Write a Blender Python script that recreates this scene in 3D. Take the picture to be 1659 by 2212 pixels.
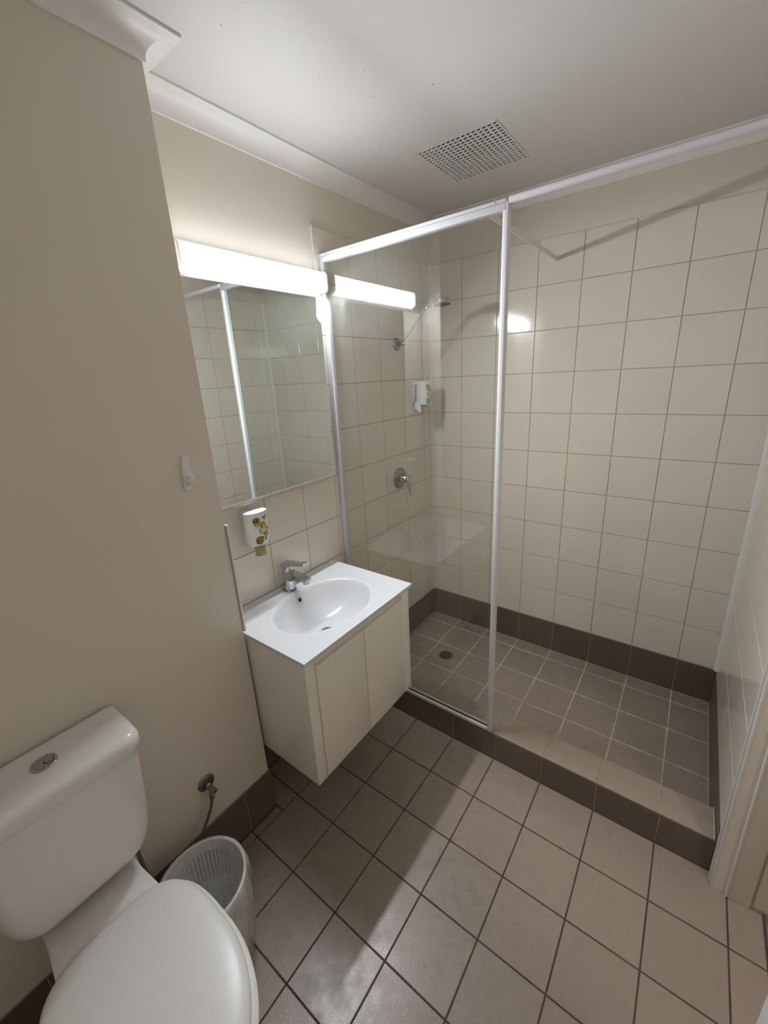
import bpy, bmesh, math, random
from mathutils import Vector, Matrix, noise

for o in list(bpy.data.objects):
    bpy.data.objects.remove(o, do_unlink=True)
scene = bpy.context.scene
COL = scene.collection
random.seed(7)

# ------------------------------------------------------------------ camera
IW, IH = 1659.0, 2212.0
F_PX, CXP, CYP = 888.78, 832.13, 1092.18
A_, B_, C_ = 1.266145, -0.051970, 0.653583
CAM = Vector((1.31132, -2.22688, 1.63232))
cd = bpy.data.cameras.new('camera')
cam = bpy.data.objects.new('camera', cd)
COL.objects.link(cam)
R = Matrix.Rotation(C_, 3, 'Z') @ Matrix.Rotation(A_, 3, 'X') @ Matrix.Rotation(B_, 3, 'Z')
cam.matrix_world = Matrix.Translation(CAM) @ R.to_4x4()
cd.sensor_fit = 'VERTICAL'
cd.sensor_height = 36.0
cd.lens = F_PX / IH * 36.0
cd.shift_x = (IW / 2 - CXP) / IH
cd.shift_y = (CYP - IH / 2) / IH
cd.clip_start = 0.02
scene.camera = cam

# ------------------------------------------------------------------ world, exposure
world = bpy.data.worlds.new('world')
scene.world = world
world.use_nodes = True
world.node_tree.nodes['Background'].inputs[0].default_value = (0.9, 0.86, 0.8, 1)
world.node_tree.nodes['Background'].inputs[1].default_value = 0.05
scene.view_settings.view_transform = 'Standard'
scene.view_settings.look = 'None'
scene.view_settings.gamma = 1.0
scene.view_settings.use_curve_mapping = False
scene.view_settings.exposure = 0.47
LAMP_STRENGTH = 12.5
LAMP_BEAM = 11.6      # W, added area light steering the wall light down and out
HALL_FILL_POWER = 6.5
ld = bpy.data.lights.new('hall_fill_light', 'AREA')  # unseen fill lamp added in the hall to lift the room's dim side
ld.shape = 'DISK'
ld.size = 0.3
ld.energy = HALL_FILL_POWER
ld.color = (1.0, 0.93, 0.84)
lo = bpy.data.objects.new('hall_fill_light', ld)
lo.location = (2.25, -1.9, 2.38)
COL.objects.link(lo)

# ------------------------------------------------------------------ measures
XR = 1.552          # shower right wall, tile face
P = 0.2             # tile pitch
YH, YHI = -0.867, -0.740   # kerb front and back
ZK = 0.139          # kerb top
ZS = 0.018          # shower floor
ZT = 2.204          # top of wall tiles
ZC = 2.408          # ceiling
XN, YN = 0.157, -1.56   # nib plaster face and corner
YB = -2.85          # wall behind the camera
XT = 0.165          # nib skirting face


# ------------------------------------------------------------------ materials
def mat(name, col, rough=0.5, metal=0.0, **k):
    m = bpy.data.materials.new(name)
    m.use_nodes = True
    b = m.node_tree.nodes['Principled BSDF']
    b.inputs['Base Color'].default_value = (*col, 1)
    b.inputs['Roughness'].default_value = rough
    b.inputs['Metallic'].default_value = metal
    for n, v in k.items():
        b.inputs[n.replace('_', ' ')].default_value = v
    return m


def vary(m, amount=0.05, scale=6.0, rnd=0.04, bump=0.0, bscale=30.0, rough=None, detail=4.0):
    """noise mottling, per-object value shift, relief and roughness wear"""
    nt = m.node_tree
    N, L = nt.nodes, nt.links
    b = N['Principled BSDF']
    col = tuple(b.inputs['Base Color'].default_value)
    geo = N.new('ShaderNodeNewGeometry')
    ns = N.new('ShaderNodeTexNoise')
    ns.inputs['Scale'].default_value = scale
    ns.inputs['Detail'].default_value = detail
    L.new(geo.outputs['Position'], ns.inputs['Vector'])
    mr = N.new('ShaderNodeMapRange')
    mr.inputs[1].default_value = 0.3
    mr.inputs[2].default_value = 0.7
    mr.inputs[3].default_value = 1 - amount
    mr.inputs[4].default_value = 1 + amount
    L.new(ns.outputs['Fac'], mr.inputs[0])
    oi = N.new('ShaderNodeObjectInfo')
    mr2 = N.new('ShaderNodeMapRange')
    mr2.inputs[3].default_value = 1 - rnd
    mr2.inputs[4].default_value = 1 + rnd
    L.new(oi.outputs['Random'], mr2.inputs[0])
    mu = N.new('ShaderNodeMath')
    mu.operation = 'MULTIPLY'
    L.new(mr.outputs[0], mu.inputs[0])
    L.new(mr2.outputs[0], mu.inputs[1])
    sc = N.new('ShaderNodeVectorMath')
    sc.operation = 'SCALE'
    sc.inputs[0].default_value = col[:3]
    L.new(mu.outputs[0], sc.inputs['Scale'])
    L.new(sc.outputs[0], b.inputs['Base Color'])
    if bump:
        n2 = N.new('ShaderNodeTexNoise')
        n2.inputs['Scale'].default_value = bscale
        n2.inputs['Detail'].default_value = 3
        L.new(geo.outputs['Position'], n2.inputs['Vector'])
        bp = N.new('ShaderNodeBump')
        bp.inputs['Strength'].default_value = bump
        bp.inputs['Distance'].default_value = 0.002
        L.new(n2.outputs['Fac'], bp.inputs['Height'])
        L.new(bp.outputs[0], b.inputs['Normal'])
    if rough:
        mr3 = N.new('ShaderNodeMapRange')
        mr3.inputs[1].default_value = 0.3
        mr3.inputs[2].default_value = 0.7
        mr3.inputs[3].default_value = rough[0]
        mr3.inputs[4].default_value = rough[1]
        L.new(ns.outputs['Fac'], mr3.inputs[0])
        L.new(mr3.outputs[0], b.inputs['Roughness'])
    return m


M = {}
M['paint'] = vary(mat('wall_paint', (0.77, 0.70, 0.605), 0.55), 0.015, 3, 0, 0.05, 160)
M['ceil'] = vary(mat('ceiling_paint', (0.735, 0.715, 0.695), 0.5), 0.015, 2, 0, 0.05, 140)
M['cornice'] = vary(mat('cornice_paint', (0.87, 0.86, 0.83), 0.4), 0.015, 4, 0)
M['tile'] = vary(mat('cream_glazed_tile', (0.785, 0.715, 0.62), 0.11), 0.02, 5, 0.012, 0.07, 9)
M['grout'] = vary(mat('beige_grout', (0.50, 0.44, 0.36), 0.8), 0.12, 12, 0)
M['ftile'] = vary(mat('taupe_floor_tile', (0.335, 0.27, 0.22), 0.4), 0.02, 22, 0.035, 0.15, 260, (0.23, 0.36), 3)
M['fgrout'] = vary(mat('dark_floor_grout', (0.075, 0.055, 0.04), 0.85), 0.3, 9, 0)
M['sgrout'] = vary(mat('pale_shower_grout', (0.66, 0.55, 0.45), 0.8), 0.25, 9, 0)
M['skirt'] = vary(mat('dark_taupe_skirting_tile', (0.145, 0.108, 0.085), 0.42), 0.06, 14, 0.05, 0.1, 260)
M['skgrout'] = vary(mat('skirting_grout', (0.45, 0.36, 0.29), 0.8), 0.2, 9, 0)
M['trim'] = mat('white_trim', (0.80, 0.79, 0.76), 0.35)
M['frame'] = mat('white_powder_coat', (0.72, 0.725, 0.76), 0.28)
M['ceramic'] = mat('white_ceramic', (0.84, 0.83, 0.81), 0.12)
M['seat'] = mat('white_plastic_seat', (0.80, 0.785, 0.76), 0.33)
M['basin'] = mat('white_polymarble', (0.73, 0.74, 0.755), 0.14)
M['cab'] = mat('cream_gloss_laminate', (0.90, 0.85, 0.77), 0.2)
M['plastic'] = mat('white_plastic', (0.82, 0.82, 0.80), 0.3)
M['chrome'] = mat('chrome', (0.52, 0.53, 0.55), 0.08, 1.0)
M['chrome_dull'] = mat('worn_chrome', (0.30, 0.30, 0.295), 0.28, 1.0)
M['steel'] = mat('brushed_steel', (0.45, 0.44, 0.42), 0.35, 1.0)
M['hose'] = vary(mat('braided_hose', (0.20, 0.20, 0.17), 0.45, 0.6), 0.4, 600, 0)
M['black'] = mat('dark_hollow', (0.012, 0.011, 0.01), 0.7)
M['rubber'] = mat('dark_rubber', (0.03, 0.03, 0.03), 0.6)
M['dark'] = mat('shaded_gap', (0.05, 0.045, 0.04), 0.8)
M['strip'] = mat('pale_aluminium_strip', (0.62, 0.60, 0.55), 0.25, 0.5)
M['silicone'] = mat('aged_silicone', (0.48, 0.42, 0.34), 0.5)
M['board'] = mat('mirror_backing', (0.55, 0.53, 0.5), 0.6)
M['mirror'] = mat('mirror_silver', (0.80, 0.84, 0.82), 0.012, 1.0)
M['bin'] = mat('white_bin_plastic', (0.90, 0.89, 0.86), 0.35)
M['soap'] = mat('amber_soap', (0.42, 0.33, 0.05), 0.15)
M['drain'] = mat('drain_metal', (0.12, 0.13, 0.13), 0.4, 0.7)
M['door'] = vary(mat('door_paint', (0.74, 0.70, 0.62), 0.45), 0.015, 4, 0)
M['hallfloor'] = mat('hall_floor', (0.16, 0.12, 0.09), 0.6)
M['thresh'] = mat('threshold_metal', (0.5, 0.5, 0.55), 0.35, 0.9)
M['yellow'] = mat('print_yellow', (0.62, 0.40, 0.04), 0.35)
M['amber'] = mat('print_amber', (0.42, 0.18, 0.02), 0.35)
M['orange'] = mat('print_orange', (0.50, 0.13, 0.03), 0.35)
M['green'] = mat('print_green', (0.05, 0.10, 0.02), 0.35)
M['pale'] = mat('print_pale_green', (0.62, 0.64, 0.42), 0.35)


def emit_mat(name, col, s):
    m = bpy.data.materials.new(name)
    m.use_nodes = True
    nt = m.node_tree
    b = nt.nodes['Principled BSDF']
    b.inputs['Base Color'].default_value = (0.8, 0.8, 0.8, 1)
    b.inputs['Roughness'].default_value = 0.4
    b.inputs['Emission Color'].default_value = (*col, 1)
    b.inputs['Emission Strength'].default_value = s
    return m


M['lamp'] = emit_mat('lit_opal_diffuser', (0.89, 0.935, 1.0), LAMP_STRENGTH)


def glass_mat(name, tint, haze, hazecol, f0=0.04, rough=0.0, haze_scale=3.0):
    """thin pane: clear straight-through light plus Schlick reflection and a film of soap haze"""
    m = bpy.data.materials.new(name)
    m.use_nodes = True
    nt = m.node_tree
    N, L = nt.nodes, nt.links
    N.remove(N['Principled BSDF'])
    out = N['Material Output']
    tr = N.new('ShaderNodeBsdfTransparent')
    tr.inputs[0].default_value = (*tint, 1)
    df = N.new('ShaderNodeBsdfDiffuse')
    df.inputs[0].default_value = (*hazecol, 1)
    gl = N.new('ShaderNodeBsdfGlossy')
    gl.inputs['Roughness'].default_value = rough
    lw = N.new('ShaderNodeLayerWeight')
    lw.inputs[0].default_value = 0.5
    pw = N.new('ShaderNodeMath')
    pw.operation = 'POWER'
    pw.inputs[1].default_value = 5
    L.new(lw.outputs['Facing'], pw.inputs[0])
    mr = N.new('ShaderNodeMapRange')
    mr.inputs[3].default_value = f0
    mr.inputs[4].default_value = 1.0
    L.new(pw.outputs[0], mr.inputs[0])
    geo = N.new('ShaderNodeNewGeometry')
    ns = N.new('ShaderNodeTexNoise')
    ns.inputs['Scale'].default_value = haze_scale
    ns.inputs['Detail'].default_value = 5
    L.new(geo.outputs['Position'], ns.inputs['Vector'])
    mh = N.new('ShaderNodeMapRange')
    mh.inputs[1].default_value = 0.35
    mh.inputs[2].default_value = 0.7
    mh.inputs[3].default_value = haze * 0.4
    mh.inputs[4].default_value = haze * 1.6
    L.new(ns.outputs['Fac'], mh.inputs[0])
    m1 = N.new('ShaderNodeMixShader')
    L.new(mh.outputs[0], m1.inputs[0])
    L.new(tr.outputs[0], m1.inputs[1])
    L.new(df.outputs[0], m1.inputs[2])
    m2 = N.new('ShaderNodeMixShader')
    L.new(mr.outputs[0], m2.inputs[0])
    L.new(m1.outputs[0], m2.inputs[1])
    L.new(gl.outputs[0], m2.inputs[2])
    L.new(m2.outputs[0], out.inputs[0])
    return m


M['glass'] = glass_mat('shower_glass', (0.945, 0.96, 0.945), 0.018, (0.7, 0.72, 0.7), f0=0.040)
M['liner'] = glass_mat('clear_bin_liner', (0.95, 0.95, 0.94), 0.36, (0.93, 0.91, 0.89), f0=0.05, rough=0.25, haze_scale=7)
M['nozzle'] = glass_mat('clear_nozzle', (0.95, 0.95, 0.90), 0.08, (0.85, 0.83, 0.75), f0=0.06, rough=0.1, haze_scale=20)


# ------------------------------------------------------------------ helpers
def add(name, bm, m, parent=None, smooth=False, auto=None):
    me = bpy.data.meshes.new(name)
    bmesh.ops.recalc_face_normals(bm, faces=bm.faces)
    bm.to_mesh(me)
    bm.free()
    mats = m if isinstance(m, (list, tuple)) else [m]
    for x in mats:
        me.materials.append(M[x] if isinstance(x, str) else x)
    if smooth:
        for p in me.polygons:
            p.use_smooth = True
        if auto is not None:
            me.set_sharp_from_angle(angle=math.radians(auto))
    o = bpy.data.objects.new(name, me)
    COL.objects.link(o)
    if parent is not None:
        o.parent = parent
        o.matrix_parent_inverse = parent.matrix_basis.inverted()
    return o


def empty(name, loc=(0, 0, 0)):
    o = bpy.data.objects.new(name, None)
    o.location = loc
    o.empty_display_size = 0.05
    COL.objects.link(o)
    return o


def tag(o, label, cat, group=None):
    o['label'] = label
    o['category'] = cat
    if group:
        o['group'] = group
    return o


def struct(o):
    o['kind'] = 'structure'
    return o


def box(bm, x0, y0, z0, x1, y1, z1, mi=0):
    v = [bm.verts.new(p) for p in ((x0, y0, z0), (x1, y0, z0), (x1, y1, z0), (x0, y1, z0),
                                   (x0, y0, z1), (x1, y0, z1), (x1, y1, z1), (x0, y1, z1))]
    for f in ((0, 3, 2, 1), (4, 5, 6, 7), (0, 1, 5, 4), (1, 2, 6, 5), (2, 3, 7, 6), (3, 0, 4, 7)):
        bm.faces.new([v[i] for i in f]).material_index = mi
    return v


def bbox(name, b, m, parent=None, bev=0.0, seg=2):
    bm = bmesh.new()
    box(bm, *b)
    if bev:
        bmesh.ops.bevel(bm, geom=bm.edges[:], offset=bev, segments=seg, affect='EDGES', profile=0.5)
    return add(name, bm, m, parent, smooth=bool(bev), auto=40 if bev else None)


def frame_axes(d):
    d = Vector(d).normalized()
    a = Vector((0, 0, 1)) if abs(d.z) < 0.9 else Vector((1, 0, 0))
    u = d.cross(a).normalized()
    return d, u, d.cross(u).normalized()


def cyl(bm, p0, p1, r0, r1=None, n=24, cap=True, mi=0):
    r1 = r0 if r1 is None else r1
    p0, p1 = Vector(p0), Vector(p1)
    d, u, w = frame_axes(p1 - p0)
    A = [bm.verts.new(p0 + (u * math.cos(t) + w * math.sin(t)) * r0) for t in [2 * math.pi * i / n for i in range(n)]]
    B = [bm.verts.new(p1 + (u * math.cos(t) + w * math.sin(t)) * r1) for t in [2 * math.pi * i / n for i in range(n)]]
    for i in range(n):
        bm.faces.new((A[i], A[(i + 1) % n], B[(i + 1) % n], B[i])).material_index = mi
    if cap:
        bm.faces.new(A[::-1]).material_index = mi
        bm.faces.new(B).material_index = mi


def lathe(bm, base, axis, prof, n=40, mi=0, capend=True):
    """prof: list of (distance along axis, radius)"""
    base = Vector(base)
    d, u, w = frame_axes(axis)
    rings = []
    for h, r in prof:
        if r < 1e-6:
            rings.append([bm.verts.new(base + d * h)])
        else:
            rings.append([bm.verts.new(base + d * h + (u * math.cos(t) + w * math.sin(t)) * r)
                          for t in [2 * math.pi * i / n for i in range(n)]])
    for a, b in zip(rings, rings[1:]):
        for i in range(n):
            j = (i + 1) % n
            if len(a) == 1 and len(b) == 1:
                continue
            if len(a) == 1:
                f = (a[0], b[j], b[i])
            elif len(b) == 1:
                f = (a[i], a[j], b[0])
            else:
                f = (a[i], a[j], b[j], b[i])
            bm.faces.new(f).material_index = mi
    if capend:
        for r_ in (rings[0], rings[-1]):
            if len(r_) > 2:
                bm.faces.new(r_).material_index = mi


def catmull(pts, k=8):
    pts = [Vector(p) for p in pts]
    Q = [pts[0] * 2 - pts[1]] + pts + [pts[-1] * 2 - pts[-2]]
    out = []
    for i in range(1, len(Q) - 2):
        for s in range(k):
            t = s / k
            a, b, c, d = Q[i - 1], Q[i], Q[i + 1], Q[i + 2]
            out.append(0.5 * ((2 * b) + (c - a) * t + (2 * a - 5 * b + 4 * c - d) * t * t + (3 * b - a - 3 * c + d) * t ** 3))
    out.append(pts[-1])
    return out


def tube(bm, pts, rad, n=12, mi=0):
    pts = [Vector(p) for p in pts]
    rads = rad if isinstance(rad, (list, tuple)) else [rad] * len(pts)
    prev = None
    rings = []
    for i, p in enumerate(pts):
        t = (pts[min(i + 1, len(pts) - 1)] - pts[max(i - 1, 0)]).normalized()
        if prev is None:
            _, u, w = frame_axes(t)
        else:
            u = (prev - t * prev.dot(t)).normalized()
            w = t.cross(u)
        prev = u
        rings.append([bm.verts.new(p + (u * math.cos(a) + w * math.sin(a)) * rads[i])
                      for a in [2 * math.pi * j / n for j in range(n)]])
    for a, b in zip(rings, rings[1:]):
        for j in range(n):
            bm.faces.new((a[j], a[(j + 1) % n], b[(j + 1) % n], b[j])).material_index = mi
    bm.faces.new(rings[0][::-1]).material_index = mi
    bm.faces.new(rings[-1]).material_index = mi


def loft(bm, sections, cap=True, mi=0):
    rings = [[bm.verts.new(p) for p in s] for s in sections]
    n = len(rings[0])
    for a, b in zip(rings, rings[1:]):
        for i in range(n):
            j = (i + 1) % n
            bm.faces.new((a[i], a[j], b[j], b[i])).material_index = mi
    if cap:
        bm.faces.new(rings[0][::-1]).material_index = mi
        bm.faces.new(rings[-1]).material_index = mi
    return rings


def rrect(cx, cy, hx, hy, r, z, k=6):
    """rounded rectangle outline in the xy plane; r may be per corner (++, -+, --, +-)"""
    rs = r if isinstance(r, (list, tuple)) else [r] * 4
    out = []
    for q, (sx, sy) in enumerate(((1, 1), (-1, 1), (-1, -1), (1, -1))):
        rr = min(rs[q], hx, hy)
        for i in range(k + 1):
            t = math.pi / 2 * (q + i / k)
            out.append((cx + sx * (hx - rr) + rr * math.cos(t), cy + sy * (hy - rr) + rr * math.sin(t), z))
    return out


def prism(bm, poly, d, mi=0):
    """poly: list of 3D points, d: extrusion vector"""
    d = Vector(d)
    A = [bm.verts.new(Vector(p)) for p in poly]
    B = [bm.verts.new(Vector(p) + d) for p in poly]
    n = len(A)
    for i in range(n):
        bm.faces.new((A[i], A[(i + 1) % n], B[(i + 1) % n], B[i])).material_index = mi
    bm.faces.new(A[::-1]).material_index = mi
    bm.faces.new(B).material_index = mi


# ------------------------------------------------------------------ tiles
_tm = {}


def tile_mesh(w, h, t, m, ch=0.0011):
    key = (round(w, 4), round(h, 4), t, m)
    if key in _tm:
        return _tm[key]
    vs = [(0, 0, 0), (w, 0, 0), (w, h, 0), (0, h, 0),
          (0, 0, t - ch), (w, 0, t - ch), (w, h, t - ch), (0, h, t - ch),
          (ch, ch, t), (w - ch, ch, t), (w - ch, h - ch, t), (ch, h - ch, t)]
    fs = [(3, 2, 1, 0)] + [(i, (i + 1) % 4, 4 + (i + 1) % 4, 4 + i) for i in range(4)] + \
         [(4 + i, 4 + (i + 1) % 4, 8 + (i + 1) % 4, 8 + i) for i in range(4)] + [(8, 9, 10, 11)]
    me = bpy.data.meshes.new('tile')
    me.from_pydata(vs, [], fs)
    me.materials.append(M[m])
    _tm[key] = me
    return me


def tiles(parent, org, u, v, us, vs, m, joint=0.003, t=0.005, jitter=0.0003, skip=None):
    """org: point on the tile FACE plane; tiles between successive lines in us x vs"""
    u, v = Vector(u), Vector(v)
    n = u.cross(v)
    org = Vector(org)
    for a0, a1 in zip(us, us[1:]):
        for b0, b1 in zip(vs, vs[1:]):
            if skip and skip(a0, a1, b0, b1):
                continue
            w, h = a1 - a0 - joint, b1 - b0 - joint
            if w < 0.004 or h < 0.004:
                continue
            o = bpy.data.objects.new('tile', tile_mesh(w, h, t, m))
            COL.objects.link(o)
            p = org + u * (a0 + joint / 2) + v * (b0 + joint / 2) - n * (t + random.uniform(0, jitter))
            mm = Matrix((u, v, n)).transposed().to_4x4()
            tw = 0.0012
            mm = mm @ Matrix.Rotation(random.uniform(-tw, tw), 4, 'X') @ Matrix.Rotation(random.uniform(-tw, tw), 4, 'Y')
            mm.translation = p
            o.matrix_world = mm
            o.parent = parent


# ------------------------------------------------------------------ room shell
wall_far = struct(bbox('wall_far', (-0.12, 0.008, -0.05, 1.70, 0.12, 2.50), 'paint'))
bbox('grout', (0, 0.003, ZS, XR, 0.0085, ZT), 'grout', wall_far)
XL = [0.0] + [0.199 + P * i for i in range(7)] + [XR]
ZL = [0.208 + P * i for i in range(10)] + [ZT]
tiles(wall_far, (0, 0, 0), (1, 0, 0), (0, 0, 1), XL, ZL, 'tile')
base_far = struct(bbox('baseboard_far', (0, 0.002, 0.0, XR, 0.0095, 0.2075), 'skgrout'))
tiles(base_far, (0, -0.0005, 0), (1, 0, 0), (0, 0, 1), XL, [ZS, 0.2075], 'skirt', joint=0.0035)

wall_left = struct(bbox('wall_left', (-0.12, YN + 0.001, -0.05, -0.008, 0.0075, 2.50), 'paint'))
YL = [0.0] + [0.0894 + P * i for i in range(5)]          # distances from the far wall
YLs = [-y for y in YL][::-1]                            # ascending y
bm = bmesh.new()
box(bm, -0.0085, -0.8894, ZS, -0.003, 0.0, ZT)
box(bm, -0.0085, -1.553, 0.0, -0.003, -0.8894, 1.235)
add('grout', bm, 'grout', wall_left)
tiles(wall_left, (0, 0, 0), (0, 1, 0), (0, 0, 1), YLs, ZL, 'tile')
YV = [-1.553, -1.4894, -1.2894, -1.0894, -0.8894]
tiles(wall_left, (0, 0, 0), (0, 1, 0), (0, 0, 1), YV, ZL[:6] + [1.235], 'tile')
base_left = struct(bbox('baseboard_left', (-0.0095, -1.553, 0.0, -0.002, 0.0, 0.2075), 'skgrout'))
tiles(base_left, (0.0005, 0, 0), (0, 1, 0), (0, 0, 1), YV[:-1] + [-0.8894, -0.867], [0.001, 0.2075], 'skirt', joint=0.0035)
tiles(base_left, (0.0005, 0, 0), (0, 1, 0), (0, 0, 1), [-0.74, -0.6894, -0.4894, -0.2894, -0.0894, 0.0], [ZS, 0.2075], 'skirt', joint=0.0035)
# painted nib behind the toilet, tiled on its short return up to splashback height
nib = struct(bbox('wall_left', (-0.12, YB, -0.05, XN, YN, 2.50), 'paint'))
bbox('grout', (0, YN - 0.0005, 0.82, XN + 0.004, YN + 0.004, 1.205), 'grout', nib)
tiles(nib, (0, YN + 0.007, 0), (-1, 0, 0), (0, 0, 1), [-XN - 0.005, -0.0], [0.825, 1.008, 1.208], 'tile')
base_nib = struct(bbox('baseboard_left', (XN - 0.001, YB, 0.0, XT - 0.003, YN + 0.004, 0.192), 'skgrout'))
NL = [YB, -2.671, -2.471, -2.271, -2.071, -1.871, -1.671, -1.5535]
tiles(base_nib, (XT, 0, 0), (0, 1, 0), (0, 0, 1), NL, [0.001, 0.193], 'skirt', joint=0.0035)
tiles(base_nib, (0, YN + 0.0075, 0), (-1, 0, 0), (0, 0, 1), [-XT + 0.001, 0], [0.001, 0.193], 'skirt', joint=0.0035)

wall_right = struct(bbox('wall_right', (XR + 0.008, -0.915, -0.05, 1.70, 0.0075, 2.50), 'paint'))
bbox('grout', (XR + 0.003, -0.898, 0.0, XR + 0.0085, 0.0, ZT), 'grout', wall_right)
YR = [0.0] + [0.0894 + P * i for i in range(5)] + [0.898]
tiles(wall_right, (XR, 0, 0), (0, -1, 0), (0, 0, 1), YR, ZL, 'tile')
base_right = struct(bbox('baseboard_right', (XR + 0.002, -0.866, 0.0, XR + 0.0095, 0.0, 0.2075), 'skgrout'))
tiles(base_right, (XR - 0.0005, 0, 0), (0, -1, 0), (0, 0, 1), [0.0] + [0.0894 + P * i for i in range(4)] + [0.74], [ZS, 0.2075], 'skirt', joint=0.0035)
tiles(base_right, (XR - 0.0005, 0, 0), (0, -1, 0), (0, 0, 1), [0.74, 0.866], [ZK + 0.004, 0.2075], 'skirt', joint=0.003)
# wall beyond the doorway, lintel above it, wall behind the camera
struct(bbox('wall_right', (XR, YB, -0.05, 1.70, -1.62, 2.50), 'paint'))
struct(bbox('wall_right', (XR + 0.004, -1.62, 2.03, 1.70, -0.915, 2.50), 'paint'))
struct(bbox('wall_back', (-0.12, YB - 0.1, -0.05, 2.80, YB, 2.50), 'paint'))
struct(bbox('wall_hall', (2.70, YB, -0.05, 2.80, 0.12, 2.50), 'paint'))
struct(bbox('wall_hall', (1.70, 0.02, -0.05, 2.70, 0.12, 2.50), 'paint'))

# ceiling with the extract opening
VX0, VX1, VY0, VY1 = 0.342, 0.648, -0.658, -0.3425
bm = bmesh.new()
for b in ((-0.12, YB - 0.1, 2.80, VY0), (-0.12, VY1, 2.80, 0.12), (-0.12, VY0, VX0, VY1), (VX1, VY0, 2.80, VY1)):
    box(bm, b[0], b[1], ZC, b[2], b[3], ZC + 0.09)
ceiling = struct(add('ceiling', bm, 'ceil'))

for sx, sy in ((0.32, -1.45), (0.52, -1.22), (0.47, -1.12), (0.42, -1.02), (0.62, -1.35), (0.36, -1.18), (0.58, -0.95), (0.75, -1.30), (0.33, -0.72), (0.28, -0.80)):
    bm = bmesh.new()
    r_ = random.uniform(0.0012, 0.0024)
    lathe(bm, (sx, sy, ZC + 0.0002), (0, 0, -1), [(0, r_), (0.0006, r_ * 0.7), (0.0008, 0)], 8)
    add('speck', bm, 'rubber', ceiling)

# main floor
floor = struct(bbox('floor', (-0.12, YB - 0.1, -0.06, 1.69, 0.12, -0.0022), 'fgrout'))
FX = [0.0] + [0.199 + P * i for i in range(7)] + [XR]
FY = [YB] + [-1.0744 - P * i for i in range(8, -1, -1)] + [YH]


def skip_floor(a0, a1, b0, b1):
    return (a1 < 0.25 and b0 < -1.5) or (a0 > 1.39)


tiles(floor, (0, 0, 0), (1, 0, 0), (0, 1, 0), FX, FY, 'ftile', joint=0.0042, t=0.004, jitter=0.0004, skip=skip_floor)
tiles(floor, (0, 0, 0), (1, 0, 0), (0, 1, 0), [0.0, 0.199], [YN + 0.008, -1.4744], 'ftile', joint=0.0042, t=0.004)
tiles(floor, (0, 0, 0), (1, 0, 0), (0, 1, 0), [XT, 0.199], [YB] + [-1.0744 - P * i for i in range(8, 2, -1)] + [YN + 0.008], 'ftile', joint=0.0042, t=0.004)
FYr = [-1.0744 - P * i for i in range(3, -1, -1)] + [YH]
tiles(floor, (0, 0, 0), (1, 0, 0), (0, 1, 0), [1.399, 1.599, 1.686], FYr, 'ftile', joint=0.0042, t=0.004)
tiles(floor, (0, 0, 0), (1, 0, 0), (0, 1, 0), [1.399, XR], [YB] + [-1.0744 - P * i for i in range(8, 2, -1)], 'ftile', joint=0.0042, t=0.004)
struct(bbox('trim_7', (1.690, -1.62, -0.01, 1.712, -0.92, 0.002), 'thresh', bev=0.001))
struct(bbox('floor', (1.712, YB, -0.06, 2.70, 0.02, -0.004), 'hallfloor'))

# shower tray floor and kerb
sfloor = struct(bbox('floor', (0.0, YHI, -0.002, XR, 0.0, ZS - 0.0012), 'sgrout'))
tiles(sfloor, (0, 0, ZS), (1, 0, 0), (0, 1, 0), XL, [YHI, -0.6894, -0.4894, -0.2894, -0.0894, -0.001], 'ftile', joint=0.0045, t=0.003, jitter=0.0006)
kerb = struct(bbox('trim_5', (0.0, YH + 0.0025, -0.002, XR, YHI - 0.0025, ZK - 0.0025), 'skgrout'))
KL = [0.0] + [0.2 + P * i for i in range(7)] + [XR]
tiles(kerb, (0, YH, 0), (1, 0, 0), (0, 0, 1), KL, [0.0005, ZK - 0.0065], 'skirt', joint=0.0035)
tiles(kerb, (0, YH - 0.0012, ZK), (1, 0, 0), (0, 1, 0), KL, [0, -YH + YHI + 0.0024], 'ftile', joint=0.0035)
tiles(kerb, (0, YHI, 0), (-1, 0, 0), (0, 0, 1), [-k for k in KL[::-1]], [ZS, ZK - 0.005], 'ftile', joint=0.0035)
bm = bmesh.new()      # worn silicone at the kerb's end
cyl(bm, (XR - 0.0035, YH + 0.004, ZK + 0.001), (XR - 0.0035, YHI, ZK + 0.0), 0.0028, n=10)
add('silicone', bm, 'silicone', kerb, smooth=True)

# corner silicone, tile edge trims
bm = bmesh.new()
prism(bm, [(-0.001, 0.001, 0.206), (0.0065, 0.001, 0.206), (0.005, -0.0025, 0.206), (0.0025, -0.005, 0.206), (-0.001, -0.0065, 0.206)], (0, 0, ZT - 0.206))
struct(add('trim_6', bm, 'trim'))
bm = bmesh.new()
prism(bm, [(XR + 0.001, 0.001, 0.206), (XR - 0.011, 0.001, 0.206), (XR - 0.009, -0.004, 0.206), (XR - 0.004, -0.009, 0.206), (XR + 0.001, -0.011, 0.206)], (0, 0, ZT - 0.206))
struct(add('trim_6', bm, 'trim'))
struct(bbox('trim_8', (-0.008, -0.8955, 1.235, 0.0015, -0.8895, ZT + 0.002), 'trim', bev=0.001))
struct(bbox('trim_8', (XR - 0.0015, -0.9035, 0.0, XR + 0.0085, -0.8982, ZT + 0.002), 'trim', bev=0.001))
struct(bbox('trim_8', (XR + 0.0045, -0.9155, 0.0, XR + 0.012, -0.9035, 2.03), 'trim', bev=0.001))
struct(bbox('trim_8', (XN - 0.001, YN + 0.001, 0.82, XT - 0.0005, YN + 0.008, 1.208), 'trim', bev=0.0008))


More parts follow.
